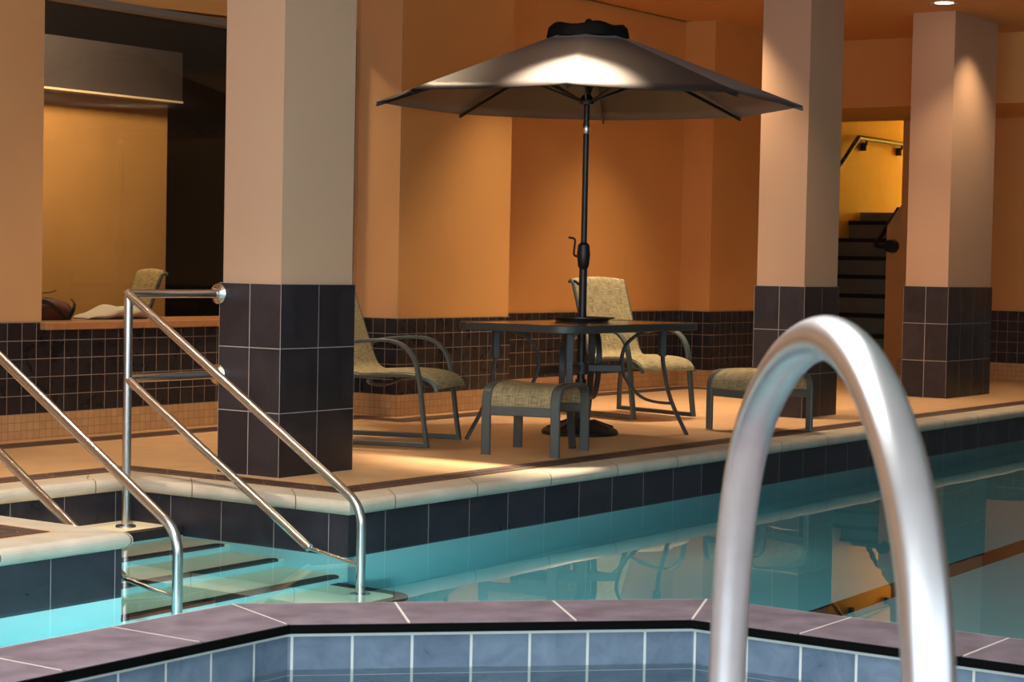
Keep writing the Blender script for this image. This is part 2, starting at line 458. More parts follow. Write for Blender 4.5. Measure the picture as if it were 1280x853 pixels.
# ------------------------------------------------------------------ walls
WY = 8.56
PLAN = [(-4.9, WY), (10.48, WY), (10.48, 8.2), (11.78, 8.2), (11.78, 8.75), (15.22, 8.75), (15.22, 8.45), (17.1, 8.45), (17.1, 9.85), (22.5, 9.85)]
# back wall with its window opening
mb = MB().mat('wall_light')
mb.box((-4.9, WY, 0), (7.68, 8.72, CEIL)); mb.box((7.68, WY, 0), (10.40, 8.72, 0.625)); mb.box((10.40, WY, 0), (10.6, 8.72, CEIL))
hl = 2.50; hr = 2.60
vs = [(7.68, hl), (10.40, hr), (10.40, CEIL), (7.68, CEIL)]
mb.mat('wall')
a = [mb.v((x, WY, z)) for x, z in vs]; b = [mb.v((x, 8.72, z)) for x, z in vs]
mb.face(a); mb.face(b[::-1])
for i in range(4): mb.face([a[i], a[(i+1) % 4], b[(i+1) % 4], b[i]])
struct(mb.build('wall_back'))
mb = MB().mat('wall_light'); mb.box((10.48, 8.2, 0), (10.62, 8.72, CEIL))
struct(mb.build('wall_pilaster_side'))
mb = MB().mat('wall')
mb.box((10.50, 8.199, 0), (11.78, 9.0, CEIL)); mb.box((11.7, 8.75, 0), (15.3, 9.0, CEIL)); mb.box((15.22, 8.45, 0), (17.1, 9.0, CEIL))
struct(mb.build('wall_back_right'))
mb = MB().mat('wainscot'); sweep = [(-0.0, 0.146), (-0.012, 0.146), (-0.012, 0.664), (0.0, 0.664)]
def wall_band(mb, plan, z0, z1, th):
    o = offset(plan, -th)
    for i in range(len(plan)-1):
        q = [plan[i], o[i], o[i+1], plan[i+1]]
        mb.prism(q, z0, z1)
mb = MB().mat('wainscot'); wall_band(mb, PLAN[:8], 0.146, 0.664, 0.012); struct(mb.build('wainscot_back', uvo=(10.468, 8.188, 0.146)), 'small dark slate tile wainscot')
mb = MB().mat('mosaic'); wall_band(mb, PLAN[:8], 0.0, 0.146, 0.014); struct(mb.build('baseboard_back', uvo=(10.468, 8.188, 0.008)))
mb = MB().mat('stripe')
o1, o2 = offset(PLAN[:8], -0.13), offset(PLAN[:8], -0.33)
for i in range(7): mb.prism([o1[i], o2[i], o2[i+1], o1[i+1]], 0.0005, 0.0025)
struct(mb.build('floor_stripe_back'), 'dark brown stripe in the deck along the back wall')
# far end wall, bulkhead, stairwell
mb = MB().mat('wall'); mb.box((18.7, -5, 0), (18.9, 8.2, CEIL)); struct(mb.build('wall_right'))
mb = MB().mat('wainscot'); mb.box((18.688, -5, 0.17), (18.7, 7.9, 0.68)); struct(mb.build('wainscot_right', uvo=(18.7, 8.2, 0.17)))
mb = MB().mat('mosaic'); mb.box((18.686, -5, 0), (18.7, 8.2, 0.17)); struct(mb.build('baseboard_right'))
mb = MB().mat('wall'); mb.box((17.1, -5, 2.57), (18.7, 9.85, CEIL)); struct(mb.build('ceiling_bulkhead'), 'orange bulkhead beam in front of the staircase')
mb = MB().mat('yellow'); mb.box((17.1, 9.85, 0), (26, 10.0, 4.6)); mb.box((25.0, 5, 0), (25.2, 10, 4.6)); struct(mb.build('wall_stairwell'))
mb = MB().mat('ceiling'); mb.box((18.7, 5, 4.6), (25.2, 10, 4.7)); mb.box((18.7, 5, CEIL), (18.9, 10, 4.7)); struct(mb.build('ceiling_stairwell'))
mb = MB().mat('dark_room'); mb.box((20.9, 5, 0), (21.0, 8.2, CEIL)); struct(mb.build('wall_stairwell_side'))
# ceiling
mb = MB().mat('ceiling'); mb.box((-5, 5.1, CEIL), (22.7, 9.85, CEIL+0.2)); mb.mat('pool_ceiling'); mb.box((-5, -5.2, CEIL), (22.7, 5.1, CEIL+0.2)); struct(mb.build('ceiling'))
# unseen left wall and wall behind the camera, window openings assumed for daylight
mb = MB().mat('pool_ceiling')
mb.box((-5.1, -5.2, 0), (-4.9, 9.9, 0.5)); mb.box((-5.1, -5.2, 2.9), (-4.9, 9.9, CEIL))
for y in (-5.2, -2.3, 0.7, 3.7, 6.7): mb.box((-5.1, y, 0.5), (-4.9, y+0.25, 2.9))
mb.box((-5.1, 8.5, 0.5), (-4.9, 9.9, 2.9))
struct(mb.build('wall_left'))
mb = MB().mat('pool_ceiling')
mb.box((-5.1, -5.2, 0), (22.7, -5.0, 0.5)); mb.box((-5.1, -5.2, 2.9), (22.7, -5.0, CEIL)); mb.box((5.0, -5.2, 0.5), (22.7, -5.0, 2.9))
for x in (-5.0, -1.75, 1.6): mb.box((x, -5.2, 0.5), (x+0.3, -5.0, 2.9))
struct(mb.build('wall_front'))

# pillars
def pillar(x, y, wx, wy, label):
    mb = MB().mat('pillar'); e = 0.012
    mb.box((x+e, y+e, 0.9), (x+wx-e, y+wy-e, CEIL)); p = struct(mb.build('pillar'), label)
    mb = MB(); H = 0.927
    v = [mb.v(q) for q in ((x, y, 0), (x+wx, y, 0), (x+wx, y+wy, 0), (x, y+wy, 0), (x, y, H), (x+wx, y, H), (x+wx, y+wy, H), (x, y+wy, H))]
    mb.mat('pillar_tile'); mb.face([v[0], v[1], v[5], v[4]]); mb.face([v[2], v[3], v[7], v[6]]); mb.face([v[4], v[5], v[6], v[7]])
    mb.mat('pillar_tile_narrow_lit'); mb.face([v[3], v[0], v[4], v[7]]); mb.face([v[1], v[2], v[6], v[5]])
    c = mb.build('tile_cladding', p, uvo=(x, y, 0)); c['label'] = 'dark slate tile cladding'
pillar(7.0985, 6.2563, 0.5546, 0.3961, 'near square pillar with slate base beside the pool steps')
pillar(12.5568, 6.2124, 0.5546, 0.3961, 'middle pillar with slate base behind the right footstool')
pillar(15.4884, 6.3538, 0.975, 0.3961, 'far wide pillar with slate base right of the staircase')

# window: sill, frame, pane, room behind
mb = MB().mat('wood'); mb.rbox((7.66, 8.50, 0.618), (10.40, 9.05, 0.662), 0.006); struct(mb.build('window_1_sill'), 'wooden window sill')
mb = MB().mat('white_frame')
mb.box((7.68, 8.60, 0.66), (7.70, 8.66, 2.55)); mb.box((10.37, 8.54, 0.3), (10.42, 8.66, 2.6))
mb.box((7.68, 8.55, 2.49), (10.40, 8.66, 2.53))
struct(mb.build('window_1_frame'))
mb = MB().mat('pane'); mb.box((7.70, 8.625, 0.662), (10.37, 8.631, 2.56)); struct(mb.build('window_1'), 'large interior window with dark room behind')
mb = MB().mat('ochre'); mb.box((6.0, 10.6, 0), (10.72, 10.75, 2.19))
mb.mat('grey_soffit'); mb.box((6.0, 10.45, 2.20), (10.72, 10.75, 2.56)); mb.mat('lamp_rim_lit_edge'); mb.box((6.0, 10.44, 2.185), (10.72, 10.60, 2.20))  # pale strip stands in for the lit lower edge of the soffit
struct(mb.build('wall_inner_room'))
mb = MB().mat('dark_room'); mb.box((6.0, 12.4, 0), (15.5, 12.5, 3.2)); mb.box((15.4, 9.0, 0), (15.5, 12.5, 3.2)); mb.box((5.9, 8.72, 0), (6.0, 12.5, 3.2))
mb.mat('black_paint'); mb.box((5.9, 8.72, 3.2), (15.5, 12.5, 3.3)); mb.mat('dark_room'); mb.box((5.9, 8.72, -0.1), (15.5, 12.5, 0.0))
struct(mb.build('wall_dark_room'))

# ------------------------------------------------------------------ staircase
mb = MB(); RISE, RUN = 0.206, 0.30
X0 = 18.9
for k in range(9):
    x = X0 + RUN*k; z = RISE*(k+1) - 0.03
    if k == 8: mb.mat('stair_riser'); mb.box((x, 8.35, 0), (25, 9.85, z-0.10)); continue
    mb.mat('stair_riser'); mb.box((x, 8.35, 0), (x+RUN+0.001, 9.85, z-0.045))
    mb.mat('stair_black'); mb.box((x-0.02, 8.35, z-0.045), (x+RUN, 9.85, z))
stair = struct(mb.build('stair_flight'), 'grey staircase with black nosings between the far pillars')
mb = MB(); sl = RISE/RUN
def knee(mb, z0):
    p = [(18.7, 0), (18.7, z0), (23.0, z0+4.3*sl), (23.0, 0)]
    a = [mb.v((x, 8.2, z)) for x, z in p]; b = [mb.v((x, 8.35, z)) for x, z in p]
    mb.mat('wall'); mb.face(a); mb.face(b[::-1]); mb.face([a[0], a[1], b[1], b[0]])
    mb.mat('cream'); mb.face([a[1], a[2], b[2], b[1]])
knee(mb, 1.50); struct(mb.build('wall_stair_knee'))

# stair handrails
t = thing('stair_handrail', 'black handrail bending level on the yellow stairwell wall', 'handrail', (21.05, 9.78, 2.58))
mb = MB().mat('black_metal'); mb.tube([(-1.4, 0, -1.02), (0, 0, 0), (2.2, 0, 0.0)], 0.027); mb.build('rail', t)
for x in (0.22, 1.22):
    mb = MB().mat('black_metal'); mb.tube(fillet([(x, 0, -0.02), (x, 0.0, -0.075), (x, 0.07, -0.09)], 0.03), 0.012, 8); mb.lathe([(0.0, 0), (0.035, 0), (0.035, 0.09), (0, 0.09)], (x, 0.035, -0.14), 12); mb.build('bracket', t)
t = thing('stair_handrail', 'short black handrail end with round flange on stair side wall', 'handrail', (18.7, 8.28, 1.3))
mb = MB().mat('black_metal'); mb.tube(fillet([(-0.06, 0, 0.0), (-0.06, 0.17, 0.0), (0.5, 0.17, 0.5*sl+0.05)], 0.05), 0.024); mb.build('rail', t)
mb = MB().mat('black_metal')
mb.tube([(-0.09, 0, 0), (-0.002, 0, 0)], [0.06, 0.07], 20); mb.build('flange', t)

# ------------------------------------------------------------------ pool handrails
def handrail(name, label, x, to_pillar):
    t = thing(name, label, 'handrail', (x, 6.65, -0.208))
    b0 = 0.208; r = 0.0205
    mb = MB().mat('steel'); mb.tube([(0, 0, 0), (0, 0, b0+0.872)], r, 16); mb.build('post', t)
    mb = MB().mat('steel'); mb.lathe([(0.0, 0), (0.048, 0), (0.046, 0.008), (r, 0.012)], (0, 0, 0), 24); mb.build('base_flange', t)
    sl = 0.617; yv = -1.40
    zt = lambda y: b0 + 0.872 + sl*y
    path = fillet([(0, 0.012, b0+0.878), (0, yv, zt(yv)), (0, yv, -0.69)], 0.16, 10)
    mb = MB().mat('steel'); mb.tube(path, r, 16); mb.build('top_rail', t)
    mb = MB().mat('steel'); mb.lathe([(0.0, 0), (0.045, 0), (0.043, 0.008), (r, 0.012)], (0, yv, -0.692), 24); mb.build('base_flange', t)
    zl = b0 + 0.478
    ye = -(zl - 0.012)/0.605
    path = fillet([(0, 0, zl), (0, ye, 0.012), (0, yv, -0.035)], 0.0)
    mb = MB().mat('steel'); mb.tube(path[:2], r*0.95, 16); mb.build('lower_rail', t)
    mb = MB().mat('steel'); mb.tube(path[1:], r*0.45, 12); mb.build('connecting_rod', t)
    if to_pillar:
        for z in (0.872, 0.480):
            L = 7.0985 - x
            mb = MB().mat('steel'); mb.tube([(0, 0, b0+z), (L-0.004, 0, b0+z)], r, 16); rl = mb.build('wall_rail', t)
            mb = MB().mat('steel'); mb.tube([(L-0.04, 0, b0+z), (L-0.03, 0, b0+z), (L-0.012, 0, b0+z), (L-0.001, 0, b0+z)], [0.024, 0.028, 0.05, 0.05], 20); mb.build('flange', rl)
    else:
        for z in (0.872, 0.480):
            mb = MB().mat('steel'); mb.tube([(0, 0, b0+z), (0, 0.55, b0+z)], r, 16); mb.build('wall_rail', t)
    return t
handrail('pool_handrail', 'polished steel stair handrail fixed to the near pillar', 6.49, True)
handrail('pool_handrail', 'polished steel handrail on the left side of the pool steps, behind the coping corner', 5.395, False)

# spa grab rail
Lp, Rp = Vector((2.2359, 1.1958)), Vector((1.6506, 0.6889))
e = (Rp - Lp).normalized()
pf = [(-0.034, -0.55), (-0.034, 0.2), (-0.03, 0.45), (-0.021, 0.58), (-0.006, 0.672), (0.017, 0.742), (0.05, 0.805), (0.1, 0.86), (0.165, 0.904), (0.25, 0.943), (0.34, 0.967), (0.43, 0.975), (0.52, 0.963), (0.60, 0.933), (0.67, 0.887), (0.725, 0.83), (0.762, 0.765), (0.785, 0.69), (0.797, 0.6), (0.802, 0.45), (0.804, 0.2), (0.804, 0.0)]
g = thing('grab_rail', 'arched steel grab rail at the spa in the foreground', 'grab rail', (Rp.x + e.x*0.03, Rp.y + e.y*0.03, 0))
og = Vector(g.location)
pts = [Vector((Lp.x + e.x*s, Lp.y + e.y*s, z)) - og for s, z in pf]
mb = MB().mat('brushed'); mb.tube(smooth_path(pts, 5), 0.0242, 32); mb.build('arch', g)
mb = MB().mat('brushed'); mb.lathe([(0.0, 0), (0.06, 0), (0.058, 0.01), (0.026, 0.018)], tuple(pts[-1]), 28); mb.build('flange', g)

# ------------------------------------------------------------------ sling chairs
def make_chair():
    t = thing('sling_chair', '', 'chair')
    U = Vector((0, 1, 0))
    arm = [(-0.60, 0.55), (-0.53, 0.575), (-0.42, 0.594), (-0.30, 0.603), (-0.22, 0.600), (-0.155, 0.578), (-0.105, 0.535), (-0.073, 0.475), (-0.050, 0.37), (-0.027, 0.19), (0.0, 0.012)]
    rear = [(-0.595, 0.552), (-0.66, 0.50), (-0.715, 0.38), (-0.745, 0.20), (-0.75, 0.012)]
    sp = smooth_path([(f, 0, z) for f, z in [(0.035, 0.335), (0.025, 0.365), (-0.02, 0.397), (-0.10, 0.416), (-0.20, 0.420), (-0.34, 0.412), (-0.43, 0.408), (-0.495, 0.435), (-0.53, 0.50), (-0.575, 0.62), (-0.63, 0.78), (-0.68, 0.92), (-0.70, 0.945), (-0.725, 0.94)]], 4)
    for s in (-1, 1):
        y = 0.285*s
        mb = MB().mat('frame'); mb.bar(smooth_path([(f, y, z) for f, z in arm], 4), 0.042, 0.020, U); mb.build('arm', t)
        mb = MB().mat('frame'); mb.bar([(0.004, y, 0.026), (-0.75, y, 0.026)], 0.036, 0.028, U); mb.build('bottom_rail', t)
        mb = MB().mat('frame'); mb.bar(smooth_path([(f, y, z) for f, z in rear], 4), 0.036, 0.020, U); mb.build('rear_leg', t)
        mb = MB().mat('frame'); mb.tube([(p.x, 0.245*s, p.z-0.012) for p in sp], 0.0125, 10); mb.build('sling_rail', t)
    for nm, f, z, dip in (('cross_bar', -0.045, 0.372, 0.03), ('cross_bar', -0.36, 0.372, 0.035)):
        mb = MB().mat('frame'); mb.tube(smooth_path([(f, -0.28, z), (f, -0.2, z-dip*0.6), (f, 0, z-dip), (f, 0.2, z-dip*0.6), (f, 0.28, z)], 4), 0.011, 8); mb.build(nm, t)
    mb = MB().mat('sling'); L = [0.0]
    for a, b in zip(sp, sp[1:]): L.append(L[-1] + (b-a).length)
    W = 9; rt, rb, uvs = [], [], []
    for i, p in enumerate(sp):
        a = sp[max(i-1, 0)]; b = sp[min(i+1, len(sp)-1)]; d = (b-a).normalized(); nrm = Vector((-d.z, 0, d.x))
        if nrm.z < 0 or (abs(nrm.z) < 1e-6): nrm = -nrm if nrm.x < 0 else nrm
        nrm = Vector((d.z, 0, -d.x))
        ring = []; rg2 = []
        for j in range(W):
            w = -0.245 + 0.49*j/(W-1); sag = 0.014*(1-(w/0.245)**2)
            ring.append(p + Vector((0, w, 0)) - nrm*sag*(-1)); rg2.append(p + Vector((0, w, 0)) + nrm*(sag + 0.006))
        rt.append(ring); rb.append(rg2)
        uvs.append([(0.49*j/(W-1), L[i]) for j in range(W)])
    rings = [a + b[::-1] for a, b in zip(rt, rb)]
    u2 = [u + u[::-1] + [u[0]] for u in uvs]
    mb.loft(rings, uvs=u2); mb.build('sling', t)
    return t
G1 = 'sling chairs and footstools on the deck'
chairA = make_chair()
chairA.location = (9.04, 6.723, 0); chairA.rotation_euler = (0, 0, R(-72)); chairA['label'] = 'sling armchair left of the table, partly hidden by the near pillar'; chairA['group'] = 'sling armchairs'
dup(chairA, (11.69, 6.822, 0), R(-105), 'sling armchair behind the table under the umbrella', 'sling armchairs')
dup(chairA, (8.76, 9.72, 0), R(154), 'sling chair seen through the window beside the white towel', 'sling armchairs')

def make_ottoman():
    t = thing('footstool', '', 'footstool')
    U = Vector((0, 1, 0))
    loop = [(-0.252, 0.0), (-0.252, 0.12), (-0.252, 0.24), (-0.25, 0.30), (-0.232, 0.345), (-0.19, 0.370), (-0.12, 0.380), (0, 0.383)]
    loop = loop + [(-f, z) for f, z in loop[-2::-1]]
    for s in (-1, 1):
        mb = MB().mat('frame'); mb.bar(smooth_path([(f, 0.2*s, z) for f, z in loop], 4), 0.052, 0.022, U); mb.build('leg_frame', t)
    for f in (-0.25, 0.25):
        mb = MB().mat('frame'); mb.bar([(f, -0.18, 0.243), (f, 0.18, 0.243)], 0.05, 0.02, Vector((0, 0, 1))); mb.build('cross_bar', t)
    mb = MB().mat('sling')
    sl_ = [(-0.243, 0.268), (-0.246, 0.30), (-0.232, 0.34), (-0.19, 0.368), (-0.12, 0.380), (0, 0.383)]
    sl_ = sl_ + [(-f, z) for f, z in sl_[-2::-1]]
    P = smooth_path([(f, 0, z) for f, z in sl_], 4); L = [0.0]
    for a, b in zip(P, P[1:]): L.append(L[-1] + (b-a).length)
    W = 9; rings = []; uvs = []
    for i, p in enumerate(P):
        a = P[max(i-1, 0)]; b = P[min(i+1, len(P)-1)]; d = (b-a).normalized(); nrm = Vector((-d.z, 0, d.x))
        A = []; B = []
        for j in range(W):
            w = -0.172 + 0.344*j/(W-1); h = 0.011 - 0.012*(1-(w/0.172)**2)
            A.append(p + Vector((0, w, 0)) + nrm*h); B.append(p + Vector((0, w, 0)) + nrm*(h-0.006))
        rings.append(A + B[::-1]); u = [(0.344*j/(W-1), L[i]) for j in range(W)]; uvs.append(u + u[::-1] + [u[0]])
    mb.loft(rings, uvs=uvs); mb.build('sling', t)
    return t
ot = make_ottoman(); ot.location = (9.093, 6.124, 0); ot.rotation_euler = (0, 0, R(14.2)); ot['label'] = 'sling footstool in front of the table near pool edge'; ot['group'] = 'sling footstools'
dup(ot, (11.43, 5.957, 0), R(-19.5), 'sling footstool in front of the middle pillar, behind grab rail', 'sling footstools')

# ------------------------------------------------------------------ table
TX0, TX1, TY0, TY1, TZ = 9.34, 10.88, 6.05, 6.93, 0.70
cx, cy = (TX0+TX1)/2, (TY0+TY1)/2
PX, PY = 10.30, 6.61
t = thing('patio_table', 'dark rounded rectangular patio table under the umbrella', 'table', (cx, cy, 0))
def rrect(hx, hy, r, seg=8):
    o = []
    for sx, sy, a0 in ((1, 1, 0), (-1, 1, PI/2), (-1, -1, PI), (1, -1, 1.5*PI)):
        for k in range(seg+1):
            a = a0 + PI/2*k/seg; o.append((sx*(hx-r) + r*math.cos(a), sy*(hy-r) + r*math.sin(a)))
    return o
hx, hy = (TX1-TX0)/2, (TY1-TY0)/2
def sec(ins, z): return [(x, y, z) for x, y in rrect(hx-ins, hy-ins, 0.17-ins)]
mb = MB().mat('frame_dark')
mb.loft([sec(0.05, TZ-0.012), sec(0.05, TZ-0.045), sec(0.004, TZ-0.045), sec(0.0, TZ-0.041), sec(0.0, TZ-0.004), sec(0.004, TZ), sec(0.05, TZ), sec(0.05, TZ-0.012)], cap=False)
mb.build('rim', t)
def hole(z): return [(PX-cx + 0.03*math.cos(a), PY-cy + 0.03*math.sin(a), z) for a in (math.atan2(y-(PY-cy), x-(PX-cx)) for x, y, _ in sec(0.052, 0))]
mb = MB().mat('glass_top'); mb.loft([sec(0.052, TZ-0.012), sec(0.052, TZ-0.002), hole(TZ-0.002), hole(TZ-0.012), sec(0.052, TZ-0.012)], cap=False, smooth=False); mb.build('tabletop', t)
for sx, sy in ((-1, 1), (-1, -1), (1, -1), (1, 1)):
    top = Vector((sx*0.53, sy*0.26, 0)); foot = Vector((sx*0.655, sy*0.375, 0)); di = (foot-top).normalized()
    mb = MB().mat('frame_dark')
    P = [top + Vector((0, 0, TZ-0.045)), top + Vector((0, 0, 0.55)), top + di*0.01 + Vector((0, 0, 0.42)), top + di*0.06 + Vector((0, 0, 0.22)), foot + Vector((0, 0, 0.0))]
    sd = Vector((0, 0, 1)).cross(di); mb.bar(smooth_path(P, 4), 0.042, 0.018, sd); mb.bar([top + Vector((0, 0, 0.49)), top + Vector((0, 0, TZ-0.045))], 0.044, 0.040, sd)
    leg = mb.build('leg', t)
    hp = [(-0.09, 0.653), (-0.175, 0.615), (-0.238, 0.555), (-0.262, 0.475), (-0.25, 0.39), (-0.205, 0.305), (-0.13, 0.235), (-0.04, 0.205), (0.075, 0.195)]
    mb = MB().mat('frame_dark'); mb.bar(smooth_path([top + di*d + Vector((0, 0, z)) for d, z in hp], 5), 0.036, 0.017, sd)
    mb.build('hoop', leg)
    q = top + di*-0.25
    mb = MB().mat('frame_dark'); mb.bar([(q.x, q.y, 0.41), (PX-cx + (q.x-(PX-cx))*0.1, PY-cy + (q.y-(PY-cy))*0.1, 0.41)], 0.045, 0.014, Vector((0, 0, 1))); mb.build('brace', t)
mb = MB().mat('frame_dark'); mb.lathe([(0.038, 0.375), (0.046, 0.375), (0.046, 0.445), (0.038, 0.445)], (PX-cx, PY-cy, 0), 24, cap=False)
mb.build('collar', t)

tr = MB().mat('black_metal')
tr.lathe([(0.03, 0.0005), (0.165, 0.0005), (0.17, 0.016), (0.20, 0.020), (0.20, 0.026), (0.165, 0.026), (0.16, 0.012), (0.03, 0.012)], (0, 0, 0), 40, cap=False)
tr = tr.build('tray'); tr.location = (PX, PY, TZ); tag(tr, 'dark round tray around the umbrella pole on the tabletop', 'tray')

# ------------------------------------------------------------------ umbrella
u = thing('patio_umbrella', 'large charcoal patio umbrella standing through the table', 'umbrella', (PX, PY, 0))
RIM, RZ, PH = 1.318, 2.036, 0.4830
mb = MB().mat('black_metal')
mb.lathe([(0.0, 0.0), (0.235, 0.0), (0.238, 0.018), (0.225, 0.034), (0.15, 0.062), (0.07, 0.085), (0.036, 0.10), (0.034, 0.34), (0.0, 0.34)], (0, 0, 0), 40)
base = mb.build('base', u)
for k in range(8):
    a = 2*PI*k/8; mb = MB().mat('black_metal'); mb.tube([(0.08*math.cos(a), 0.08*math.sin(a), 0.087), (0.21*math.cos(a), 0.21*math.sin(a), 0.043)], 0.008, 8); mb.build('rib', base)
mb = MB().mat('black_metal'); mb.tube([(0, 0, 0.1), (0, 0, 1.02), (0, 0, 1.021), (0, 0, 2.40)], [0.025, 0.025, 0.0185, 0.0185], 20); mb.build('pole', u)
mb = MB().mat('black_metal'); mb.lathe([(0.022, 0), (0.034, 0.02), (0.042, 0.09), (0.036, 0.15), (0.02, 0.165)], (0, 0, 1.02), 20); cb = mb.build('crank_housing', u)
vd = Vector((-0.55, 0.78, 0)) # towards the left of the table
mb = MB().mat('black_metal'); mb.tube(fillet([(0, 0, 1.1), vd*0.065 + Vector((0, 0, 1.1)), vd*0.055 + Vector((0, 0, 1.21)), vd*0.10 + Vector((0, 0, 1.215))], 0.02), 0.0065, 8); mb.build('crank_handle', cb)
mb = MB().mat('black_metal'); mb.tube([(0, 0, 0.91), vd*0.06 + Vector((0, 0, 0.95))], 0.008, 8); mb.build('pole_lever', u)
mb = MB().mat('steel'); mb.lathe([(0.0195, 0), (0.0215, 0.004), (0.0215, 0.062), (0.0195, 0.066)], (0, 0, 1.855), 20, cap=False); mb.build('tilt_joint', u)
# canopy: eight panels between ridge lines, hem a little below the rim
def rim_pt(k, r=RIM, z=RZ, ph=PH): a = ph + k*PI/4; return Vector((r*math.cos(a), r*math.sin(a), z))
RT, ZT = 0.20, 2.455
mb = MB().mat('canopy'); NS = 8; NR = 8
def surf(k, i, j):
    tt = i/NR; s = j/NS
    r = RT + (RIM-RT)*tt; z = ZT + (RZ-ZT)*tt
    a, b = rim_pt(k, r, z), rim_pt(k+1, r, z); p = a.lerp(b, s)
    bow = 4*s*(1-s)
    p.z -= 0.010*bow*tt*(1-0.35*tt)                       # cloth dips between the ribs
    p.x *= 1 - 0.02*bow*tt*tt; p.y *= 1 - 0.02*bow*tt*tt   # hem bows inwards
    return p
vg = {}
for k in range(8):
    for i in range(NR+1):
        for j in range(NS):
            vg[(k, i, j)] = mb.v(surf(k, i, j))
def V(k, i, j): return vg[((k + (1 if j == NS else 0)) % 8, i, 0 if j == NS else j)]
for k in range(8):
    for i in range(NR):
        for j in range(NS): mb.face([V(k, i, j), V(k, i+1, j), V(k, i+1, j+1), V(k, i, j+1)], smooth=True)
can = mb.build('canopy', u, smooth_angle=9)
so = can.modifiers.new('cloth thickness', 'SOLIDIFY'); so.thickness = 0.004; so.offset = 1
mb = MB().mat('vent')
VR = []
for r, z, wob in ((0.24, 2.425, 0.0), (0.256, 2.440, 0.003), (0.245, 2.495, 0.008), (0.222, 2.515, 0.010), (0.09, 2.512, 0.006), (0.012, 2.515, 0.0)):
    VR.append([(r*math.cos(a)*(1+0.03*math.sin(8*a+1)), r*math.sin(a)*(1+0.03*math.sin(8*a+1)), z + wob*math.sin(5*a+0.7)) for a in (2*PI*q/48 for q in range(48))])
mb.loft(VR); mb.build('vent_cap', u)
mb = MB().mat('vent'); mb.lathe([(0.0, 0), (0.022, 0.004), (0.028, 0.022), (0.017, 0.042), (0.0, 0.048)], (-0.06, -0.04, 2.505), 16); mb.build('finial', u)
mb = MB().mat('black_metal'); mb.lathe([(0.0, 0), (0.045, 0.0), (0.05, 0.02), (0.05, 0.05), (0.02, 0.06)], (0, 0, 2.39), 20); mb.build('hub', u)
mb = MB().mat('black_metal'); mb.lathe([(0.019, 0), (0.045, 0.005), (0.048, 0.03), (0.03, 0.06), (0.019, 0.065)], (0, 0, 2.03), 20, cap=False); mb.build('runner', u)
for k in range(8):
    a = rim_pt(k, 0.05, ZT-0.035); b = rim_pt(k, RIM-0.005, RZ-0.014)
    side = Vector((0, 0, 1)).cross(b-a).normalized()
    mb = MB().mat('black_metal'); mb.bar([a, b], 0.013, 0.022, side); mb.lathe([(0, -0.008), (0.008, -0.004), (0.008, 0.004), (0, 0.008)], tuple(rim_pt(k, RIM-0.006, RZ-0.018)), 10); rb = mb.build('rib', u)
    c = rim_pt(k, 0.042, 2.055); d = rim_pt(k, 0.62, ZT + (RZ-ZT)*((0.62-RT)/(RIM-RT)) - 0.022)
    mb = MB().mat('black_metal'); mb.tube([c, d], 0.0065, 8); mb.build('strut', rb)

# ------------------------------------------------------------------ bag and towel behind the window
def blob(mb, c, rx, ry, rz, seed, seg=24, ring=12, flat=0.0, amp=0.12):
    rg = []
    for i in range(ring+1):
        ph = -PI/2 + PI*i/ring; row = []
        for j in range(seg):
            th = 2*PI*j/seg
            d = 1 + amp*math.sin(2.3*th+seed)*math.cos(ph)*math.cos(1.7*ph+seed) + amp*0.5*math.sin(5*th+2*ph+seed)
            z = math.sin(ph)*d
            if z < -flat: z = -flat
            row.append((c[0]+rx*math.cos(ph)*math.cos(th)*d, c[1]+ry*math.cos(ph)*math.sin(th)*d, c[2]+rz*z))
        rg.append(row)
    mb.loft(rg)
t = thing('sports_bag', 'small plum bag with black straps behind the window', 'bag', (8.0, 8.86, 0.662))
mb = MB().mat('bag'); blob(mb, (-0.02, 0, 0.045), 0.19, 0.11, 0.085, 1.3, flat=0.5, amp=0.10); mb.build('body', t)
mb = MB().mat('strap'); mb.bar(smooth_path([(-0.17, -0.04, 0.11), (-0.11, -0.105, 0.105), (-0.05, -0.135, 0.06), (0.0, -0.14, 0.012)], 4), 0.03, 0.006, Vector((0.7, 0, 0.7)))
mb.bar(smooth_path([(0.03, -0.135, 0.012), (0.075, -0.13, 0.06), (0.12, -0.09, 0.10), (0.15, -0.04, 0.112)], 4), 0.03, 0.006, Vector((0.7, 0, -0.7))); mb.build('strap', t)
mb = MB().mat('bag'); mb.tube(smooth_path([(-0.11, -0.02, 0.12), (-0.08, -0.03, 0.155), (-0.02, -0.03, 0.16), (0.04, -0.02, 0.172)], 4), 0.004, 6); mb.build('cord', t)
t = MB().mat('towel')
NX, NY = 26, 10; rings = []
for i in range(NX+1):
    s = i/NX; row = []
    h = 0.012 + 0.075*min(1, s*2.2)*(1-0.15*s) if s < 0.95 else 0.05
    for j in range(NY*2):
        a = 2*PI*j/(NY*2)
        row.append((-0.24+0.48*s, 0.12*math.cos(a)*(0.6+0.4*min(1, s*3)), max(0.0, h*0.5 + h*0.5*math.sin(a)*(1+0.10*math.sin(9*s+3*a)) + 0.004*math.sin(17*s))))
    rings.append(row)
t.loft(rings); t = t.build('towel'); t.location = (8.47, 8.84, 0.662); tag(t, 'folded white towel on the sill behind the window', 'towel')

